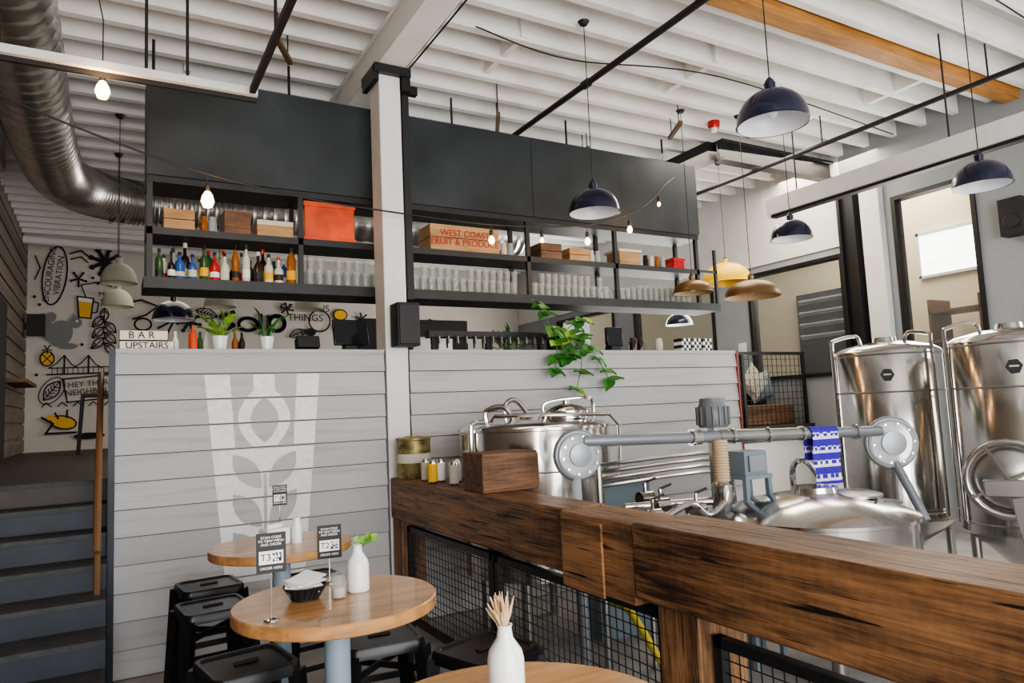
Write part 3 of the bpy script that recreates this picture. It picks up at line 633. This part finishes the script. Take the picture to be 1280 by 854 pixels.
def bottlevase(x,y,z,flower):
    b=MB('ceramic_bottle_vase'); b.lathe((x,y,z),[(.034,0),(.038,.004),(.038,.088),(.034,.105),(.017,.13),(.0145,.15),(.017,.156),(.013,.156),(.011,.14),(.001,.14)],'ceram',32)
    if flower=='wheat':
        for k in range(85):
            a=random.uniform(0,6.28); e=random.uniform(0,.5); d=Vector((math.cos(a)*math.sin(e)-.16,math.sin(a)*math.sin(e),math.cos(e))).normalized(); p=Vector((x,y,z+.135)); q=p+d*random.uniform(.05,.09)
            b.tube([p,p+(q-p)*.4,p+(q-p)*.75,q],[.0008,.001,.0025,.0008],'wheat',5)
    else:
        for k in range(9):
            p=Vector((x,y,z+.14)); q=p+Vector((random.uniform(-.01,.05),random.uniform(-.02,.02),random.uniform(.015,.04))); b.tube([p,q],.0015,'leaf',4); leafq(b,q,(.5+random.uniform(-.4,.4),-.2,.5),(0,-1,1),.024,.018,'leafl')
    b.done()
bottlevase(.752,2.45,1.05,'leaf'); bottlevase(.717,1.335,1.05,'wheat')
b=MB('glass_jar'); b.open_lathe((.67,2.40,1.05),[(.001,.004),(.026,.004),(.028,.05),(.022,.065),(.024,.08)],'clear',20); b.lathe((.67,2.40,1.055),[(.02,0),(.022,.03)],'lab',12); b.done()
b=MB('napkin_basket'); x,y,z=.575,2.46,1.05
b.open_lathe((x,y,z),[(.045,.003),(.05,.02),(.066,.045),(.070,.047)],'blackm',24); b.lathe((x,y,z),[(.045,.001),(.045,.004)],'blackm',24)
for k in range(20):
    t=k*.314; b.tube([(x+.046*math.cos(t),y+.046*math.sin(t),z+.005),(x+.072*math.cos(t+.2),y+.072*math.sin(t+.2),z+.047)],.002,'blackm',4)
for k in range(4): b.box((x+.005*k-.01,y,z+.045+.008*k),(.11,.08,.003),'paper',rz=.3*k-.2,rx=.15,ry=.2-.1*k)
b.done()
def sign(x,y,z,zc,label,w=.085,h=.118):
    b=MB('table_number_sign'); ang=math.atan2(x,y)*-.5; b.lathe((x,y,z),[(.024,0),(.02,.006),(.004,.01)],'inox',20); b.tube([(x,y,z),(x,y,zc)],.0025,'inox',6)
    b.box((x,y-.005,zc),(w,.004,h),'blackm',rz=ang)
    R=Matrix.Rotation(ang,3,'Z'); q=lambda dx,dz,dy=.0085:Vector((x,y-.0,zc))+R@Vector((dx,-dy,dz))
    b.box(q(0,-.013),(w*.82,.001,h*.33),'paper',rz=ang)
    for i in range(7):
        for j in range(7):
            if random.random()<.55 or i in(0,6) and j in(0,6): b.box(q(w*.2+(i-3)*.0036,-.013+(j-3)*.0036,.0093),(.0036,.0008,.0036),'ink',rz=ang)
    o=b.done()
    text('number',label,q(-w*.18,-.013,.0095),(math.pi/2,0,ang),.028,'ink',o,.0004)
    text('headline','SCAN CODE\nTO VIEW MENU\nAND ORDER',q(0,h*.3,.0085),(math.pi/2,0,ang),.0105,'paper',o,.0002)
    text('footer','ORDER HERE',q(0,-h*.38,.0085),(math.pi/2,0,ang),.011,'paper',o,.0002)
sign(.43,2.27,1.05,1.25,'T3'); sign(.70,2.62,1.05,1.20,'T2'); sign(.75,3.72,1.05,1.27,'T1',.07,.10)
b=MB('napkin_holder'); b.box((.70,3.60,1.09),(.12,.09,.08),'paper',rz=.3); b.box((.70,3.6,1.135),(.09,.02,.03),'paper',rz=.5,rx=.3); b.done(bevel=.006)
b=MB('salt_shaker'); b.lathe((.80,3.58,1.05),[(.025,0),(.025,.08),(.018,.1),(.018,.12)],'ceram',16); b.done()
# ---------------------------------------------------------------- ceiling things
def pendant(x,y,z,d,h,outer,inner,ztop=ZJ,name='pendant_lamp'):
    r=d/2; b=MB(name); k=9
    pr=[(max(.03,r*math.sin(math.pi/2*i/k)**.9),h*(math.cos(math.pi/2*i/k))) for i in range(k+1)]; pr[0]=(.03,h)
    b.open_lathe((x,y,z),[(.03,h+.05),(.034,h+.045)]+pr+[(r+.006,-.006),(r-.002,-.008)],outer,40)
    b.open_lathe((x,y,z),[(max(.001,q-.006),w-.006) for q,w in pr],inner,40); b.lathe((x,y,z),[(.026,h-.02),(.026,h+.06),(.01,h+.08),(.001,h+.08)],'blackm',16)
    b.sph((x,y,z+h*.35),.035,'enam'); b.tube([(x,y,z+h+.07),(x,y,ztop)],.004,'blackm',6); b.lathe((x,y,ztop-.03),[(.03,0),(.05,.03)],'blackm',16)
    return b.done()
pendant(3.38,2.70,3.25,.41,.20,'navy','enam'); pendant(3.40,4.5,3.20,.41,.19,'navy','enam'); pendant(6.0,4.68,3.24,.40,.19,'navy','enam'); pendant(5.72,2.74,3.17,.40,.19,'navy','enam')
pendant(7.1,6.6,3.18,.64,.27,'yel','yel'); pendant(6.14,5.36,2.76,.60,.18,'bronze','bronzei'); pendant(5.42,5.52,2.80,.42,.13,'bronze','bronzei'); pendant(8.0,8.5,2.88,.42,.18,'navy','enam')
for (x,y,z) in((.08,8.0,3.08),(.08,9.2,3.02),(1.05,8.2,2.90),(2.0,8.2,2.90),(3.2,8.2,2.90)): pendant(x,y,z,.33,.20,'conc','cream')
pendant(.60,8.3,2.76,.42,.2,'navy','enam')
b=MB('string_light_cable')
pts=cr([(-1.2,5.3,4.02),(-.6,5.3,3.76),(.05,5.3,3.55),(.6,5.3,3.41),(1.3,5.3,3.31),(2.05,5.3,3.27),(2.8,5.3,3.25),(3.5,5.3,3.29),(4.1,5.35,3.39),(4.7,5.42,3.63),(5.2,5.6,3.98),(5.6,5.86,4.2)],6)
b.tube(pts,.007,'blackm',6)
bulbs=[(.6,5.3,3.41,.10,1),(2.88,5.3,3.25,.07,.6),(3.93,5.33,3.35,.09,.6),(4.5,5.39,3.55,.11,.6),(5.05,5.55,3.88,.09,.4),(3.4,5.3,3.28,.07,.4)]
for (x,y,z,dz,s) in bulbs:
    b.lathe((x,y,z-dz-.03),[(.016,0),(.018,.04),(.008,.06)],'blackm',12); b.tube([(x,y,z-dz),(x,y,z)],.004,'blackm',5)
b.done()
for (x,y,z,dz,s) in [(a,b_,c_,d_,e_) for a,b_,c_,d_,e_ in bulbs]+[(-.05,5.1,4.0,.09,1)]:
    zt=z-dz-.03; b=MB('filament_bulb'); b.lathe((x,y,zt-.10*s),[(.001,-.02*s),(.03*s,-.01*s),(.045*s,.03*s),(.035*s,.07*s),(.018*s,.1*s)],'bulb',16)
    if x<0: b.lathe((x,y,zt),[(.018,0),(.02,.05),(.005,.07)],'blackm',12); b.tube([(x,y,zt+.06),(x,y,4.3),(x-.1,y,ZJ)],.004,'blackm',5)
    b.done()
    l=D.lights.new('bulb_light','POINT'); l.energy=6*s; l.color=(1,.6,.3); l.shadow_soft_size=.05; o=link(D.objects.new('bulb_light',l)); o.location=(x,y-.1,zt-.06)
b=MB('spiral_air_duct'); pts=cr([(-.62,-1,4.50),(-.62,3,4.50),(-.60,6.0,4.50),(-.58,8.2,4.50),(-.45,9.4,4.50),(.1,10.0,4.50),(1.0,10.1,4.50),(3.0,10.1,4.50),(6.0,10.1,4.50)],44)
rs=[.27+(.018 if (i%3==0) else 0) for i in range(len(pts))]; b.tube(pts,rs,'duct',32)
for k in((-.02,10.04),(.10,10.07)): b.tube([(k[0],k[1]-.02,4.5),(k[0]+.05,k[1]-.015,4.5)],.30,'inox',32)
b.done()
b=MB('ceiling_vent_box'); b.bx(-1.2,-.98,8,9,4.4,4.75,'duct'); b.bx(-1.0,-.90,5.6,5.9,4.3,4.8,'blackm'); b.done()
b=MB('white_ceiling_pipe'); b.tube([(XL+.03,13.6,4.73),(2.2,13.6,4.66)],.07,'white',14); b.done()
b=MB('sprinkler_pipe'); b.tube([(3.92,-.5,4.69),(3.92,7.2,4.69)],.03,'blackm',12)
for yy in(5.2,2.5): b.tube([(3.92,yy-.04,4.69),(3.92,yy+.04,4.69)],.042,'blackm',12)
b.done()
b=MB('sprinkler_pipe'); b.tube([(7.0,0,4.47),(7.0,7.0,4.47)],.026,'blackm',12)
for yy in(1.3,3.2,4.95): b.tube([(7.0,yy,4.47),(7.0,yy,ZJ-.01)],.008,'blackm',6)
b.done()
b=MB('overhead_track_frame'); b.bx(-1.2,.90,5.02,5.06,3.93,3.985,'white'); b.bx(-1.2,.90,5.065,5.09,3.90,3.95,'blackm'); b.bx(.84,.88,1.8,5.0,3.93,3.97,'blackm')
for (x,y) in((.2,5.07),(.45,5.07),(-.6,5.07),(.86,4.2),(.86,3.0)): b.tube([(x,y,3.96),(x,y,ZJ+.02)],.010,'blackm',8)
b.done()
for (x,y) in((3.5,6.2),(4.9,6.6),(5.4,5.6),(6.2,5.2),(1.2,5.6)):
    b=MB('ceiling_strut_hanger'); b.box((x,y,4.62),(.45,.04,.04),'brace',rz=1.1)
    for s in(-.15,.15): b.tube([(x+s*math.cos(1.1),y+s*math.sin(1.1),4.62),(x+s*math.cos(1.1),y+s*math.sin(1.1),ZC)],.006,'blackm',6)
    b.done()
b=MB('electrical_conduit')
for k in range(4): b.tube(cr([(2.24+.03*k,1.0,4.78),(2.24+.03*k,5.0,4.77-.01*k),(2.26+.03*k,6.6,4.78)],5),.008,'blackm',6)
b.tube([(1.90,1,4.78),(1.90,8,4.78)],.012,'white',8); b.done()
for yy in(2.9,4.9): b=MB('electrical_conduit'); b.tube(cr([(2.6,yy,4.79),(3.6,yy+.1,4.77),(5.2,yy-.2,4.79),(8.3,yy,4.78)],8),.007,'blackm',6); b.done()
b=MB('fire_alarm_sounder'); b.lathe((6.0,5.6,4.74),[(.06,0),(.07,.03),(.07,.08)],'redb',20); b.lathe((6.0,5.6,4.70),[(.03,0),(.04,.04)],'paper',16); b.done()
b=MB('projector_screen_case'); b.bx(6.35,6.5,1.4,5.25,3.66,3.84,'white'); b.bx(6.33,6.52,5.25,5.28,3.64,3.86,'paper'); b.bx(6.38,6.47,1.4,5.22,3.63,3.66,'blackm')
for yy in(1.8,3.3,4.9): b.tube([(6.43,yy,3.84),(6.43,yy,ZJ)],.008,'blackm',6)
b.done()
b=MB('wall_speaker'); b.bx(8.3,8.48,3.62,3.85,3.25,3.65,'blackm'); b.cyl((8.3,3.73,3.4),.08,.01,'black',axis=(-1,0,0)); b.done(bevel=.01)
b=MB('wall_notice'); b.bx(8.485,8.498,7.6,7.75,2.3,2.5,'paper'); b.done()
# ---------------------------------------------------------------- mural artwork
mur=link(D.objects.new('mural_artwork',None)); mur.location=(1,YB-.01,3)
YM=YB-.012
def MP(u,v): d=u-35; return ((-.085+.00085*d+2.9e-7*d*d)*14.5, 1.65+(.221-.00095*(v-305))*14.5)
mb=MB('ink_drawings'); _k=[0]
def layer(): _k[0]+=1; return YM-.0003*_k[0]
def stroke(pts,w=1.6,mt='ink',closed=False):
    P=[Vector(MP(*p)) for p in pts]; y=layer(); w*=.0155
    if closed: P.append(P[0])
    for i in range(len(P)-1):
        a,b_=P[i],P[i+1]; t=(b_-a)
        if t.length<1e-6: continue
        t.normalize(); n=Vector((-t.y,t.x))*w/2; e=t*w*.3
        q=[a-e-n,b_+e-n,b_+e+n,a-e+n]; mb.add([(p.x,y,p.y) for p in q],[(0,1,2,3)],mt)
def fill(pts,mt): y=layer(); P=[MP(*p) for p in pts]; mb.add([(p[0],y,p[1]) for p in P],[tuple(range(len(P)))],mt)
def ell(cx,cy,rx,ry,a=0,n=24,f0=0,f1=1):
    c,s=math.cos(a),math.sin(a); out=[]
    for i in range(n+1):
        t=2*math.pi*(f0+(f1-f0)*i/n); x,y=rx*math.cos(t),ry*math.sin(t); out.append((cx+x*c-y*s,cy+x*s+y*c))
    return out
def leafo(cx,cy,L,w,a,veins=4,mt='ink'):
    c,s=math.cos(a),math.sin(a); T=lambda x,y:(cx+x*c-y*s,cy+x*s+y*c)
    up=[T(-L+2*L*i/10,w*math.sin(math.pi*i/10)) for i in range(11)]; dn=[T(L-2*L*i/10,-w*math.sin(math.pi*i/10)) for i in range(11)]
    stroke(up+dn,1.4,mt); stroke([T(-L,0),T(L,0)],1)
    for k in range(veins): x=-L*.6+k*L*1.2/veins; stroke([T(x,0),T(x+4,w*.6)],1); stroke([T(x,0),T(x+4,-w*.6)],1)
def splat(cx,cy,r,n=7):
    for k in range(n):
        a=k*6.283/n+.3; fill(ell(cx+r*.5*math.cos(a),cy+r*.5*math.sin(a),r*.5,r*.15,a,12)[:-1],'ink'); fill(ell(cx+r*math.cos(a),cy+r*math.sin(a),r*.2,r*.2,0,10)[:-1],'ink')
stroke(ell(67,344,14,38,.12),1.6)
splat(126,323,17,8); splat(95,347,9,5); stroke([(84,315),(98,310),(108,318)],1.6); stroke([(86,322),(98,318),(106,325)],1.4); stroke([(44,320),(50,335),(44,350)],1.4)
for q in((44,372),(50,382),(112,345),(118,352),(142,340),(46,400),(100,432),(112,436),(48,470),(150,350)): fill(ell(q[0],q[1],2,2,0,8)[:-1],'ink')
leafo(66,490,15,8,-.9); stroke(ell(66,490,19,12,-.9),1)
fill([(94,370),(113,372),(110,398),(96,397)],'inky'); fill([(95,376),(112,378),(113,372),(94,370)],'paper'); stroke([(94,370),(113,372),(110,398),(96,397)],1.6,closed=True); stroke([(113,376),(119,378),(117,390),(111,391)],1.4); stroke([(104,371),(98,355),(120,350),(135,356)],1.3)
fill(ell(75,418,14,17,.3)[:-1],'inkg'); fill(ell(92,404,8,7)[:-1],'inkg'); fill(ell(58,410,8,18,-.3)[:-1],'inkg'); fill(ell(64,397,6,6)[:-1],'inkg'); fill([(88,400),(89,391),(94,398)],'inkg'); fill(ell(84,434,11,4)[:-1],'inkg'); fill(ell(94,402,1.4,1.4)[:-1],'paper')
for k in range(6): leafo(126+((k%2)*2-1)*7,402+k*7,10,5,.8*((k%2)*2-1),1)
leafo(126,393,9,5,1.57,1)
fill(ell(60,450,8,9)[:-1],'inky'); stroke(ell(60,450,8,9),1.4); splat(60,438,5,5); stroke([(54,444),(66,456)],1); stroke([(66,444),(54,456)],1)
stroke([(60,470),(145,468)],1.6); stroke([(62,462),(145,460)],1)
for cx in(80,108): stroke([(cx,446),(cx,468)],1.8); stroke([(cx-18,462),(cx-9,456),(cx,446),(cx+8,457),(cx+16,462)],1.2)
for x in range(66,140,6): stroke([(x,461),(x,469)],.7)
stroke([(78,476),(140,470),(142,500),(84,505)],1.5,closed=True)
for k in range(5): stroke([(55+k*18,510),(60+k*18,505),(66+k*18,510)],1.2)
fill(ell(80,530,14,7,.2)[:-1],'inky'); stroke(ell(80,530,15,8,.2),1.5); stroke([(55,523),(68,531),(60,543),(95,543)],2.2); stroke([(70,518),(74,525)],2);stroke([(84,515),(84,524)],2); fill(ell(66,524,5,3)[:-1],'inky')
fill(ell(110,548,18,4)[:-1],'ink')
stroke([(150,378),(170,372),(190,380),(176,392),(160,398)],2); splat(228,400,14,7); leafo(250,388,14,7,.3); fill(ell(205,385,8,6)[:-1],'inky'); stroke(ell(205,385,9,7),1.4)
stroke(ell(302,402,12,9),4,); stroke([(318,388),(318,415)],5); stroke([(328,390),(328,425)],5); stroke(ell(339,400,10,11),5); stroke([(284,385),(268,392),(284,404),(266,416)],5)
splat(352,378,8,6); stroke(ell(395,395,14,16),2); fill(ell(423,385,8,7)[:-1],'inky'); stroke(ell(423,385,9,8),1.5); leafo(366,414,12,6,-.4); leafo(424,408,13,6,.6); fill(ell(383,412,7,6)[:-1],'ink'); splat(452,390,8,6); leafo(480,405,16,8,.2)
stroke([(190,410),(210,398),(200,420)],2.5); stroke(ell(172,405,10,8),2)
for k in range(2): leafo(520+k*34,400,14,7,k)
o=mb.done(origin=mur.location); o.parent=mur; o.location=(0,0,0)
def mtext(body,u,v,size,ang,mt='ink'):
    x,z=MP(u,v); t=text('lettering',body,(x,YM-.08,z),(math.pi/2,-ang,0),size,mt,mur,.001); return t
mtext('ENCOURAGING\nVIBRATION',67,344,.135,math.radians(84)); mtext('HEY THERE\nNEIGHBOUR',111,487,.135,math.radians(5)); mtext('MORE\nBEER',132,372,.13,0); mtext('DELICIOUS\nTHINGS',376,384,.20,0)
b=MB('upstairs_speaker'); b.bx(-1.18,-.93,13.9,14.1,3.2,3.55,'blackm'); b.bx(-1.228,-1.18,13.97,14.03,3.3,3.4,'blackm'); b.done()
b=MB('door_1'); b.bx(XL+.025,XL+.06,10.4,11.5,ZU,3.35,'blackm'); b.done()
b=MB('wall_ledge_shelf'); b.bx(XL+.025,XL+.28,11.6,13.2,2.3,2.35,'crate'); b.done()
b=MB('upstairs_bar_table'); b.bx(-.35,.1,12,12.5,2.1,2.14,'blackm')
for x in(-.33,.06):
    for y in(12.02,12.46): b.strut((x,y,2.1),(x*1.15,y,ZU),.04,.04,'blackm')
b.done()
# ---------------------------------------------------------------- lights
def area(name,loc,target,sx,sy,e,col=(1,1,1)):
    l=D.lights.new(name,'AREA'); l.shape='RECTANGLE'; l.size=sx; l.size_y=sy; l.energy=e; l.color=col
    o=link(D.objects.new(name,l)); o.location=loc; d=Vector(target)-Vector(loc); o.rotation_euler=d.to_track_quat('-Z','Y').to_euler(); return o
area('front_window_daylight',(1.0,-3.2,2.0),(2.5,5,3.2),5.5,3.2,560,(1,.985,.965))
area('side_window_daylight',(8.2,.8,2.4),(2,3.5,2.6),3.0,2.6,210,(1,.98,.95))
area('side_window_daylight',(8.35,4.64,2.6),(2,4.6,2.8),.9,2.4,70,(1,.95,.86))
area('mezzanine_daylight',(8.3,10,2.8),(2,10,3.6),4,1.8,230,(1,.96,.9))
area('mezzanine_fill_light',(1.0,9.5,4.1),(1,9.5,0),2,3,50,(1,.9,.78))  # added fill to brighten the rear mezzanine, no fixture hangs here
area('adjacent_room_fill_light',(9.6,6,4.8),(9.8,6,0),1.5,8,400,(1,.90,.74))  # added to make the room beyond the windows bright, not a real fixture
w=D.worlds.new('World'); C.scene.world=w; w.use_nodes=True; bg=w.node_tree.nodes['Background']; bg.inputs[0].default_value=(1,.985,.965,1); bg.inputs[1].default_value=.75
try: C.scene.view_settings.look='AgX - Medium High Contrast'
except Exception as e: print(e)
# ---------------------------------------------------------------- camera
R=Vector((.8687,-.4933,-.0442)); F=Vector((.4952,.8636,.0945)).normalized(); R=(R-F*R.dot(F)).normalized(); U=R.cross(F)
cd=D.cameras.new('camera'); cd.sensor_width=36; cd.lens=883.7/1280*36; cd.clip_start=.05
co=link(D.objects.new('camera',cd)); co.matrix_world=Matrix(((R.x,U.x,-F.x,0),(R.y,U.y,-F.y,0),(R.z,U.z,-F.z,1.65),(0,0,0,1)))
C.scene.camera=co
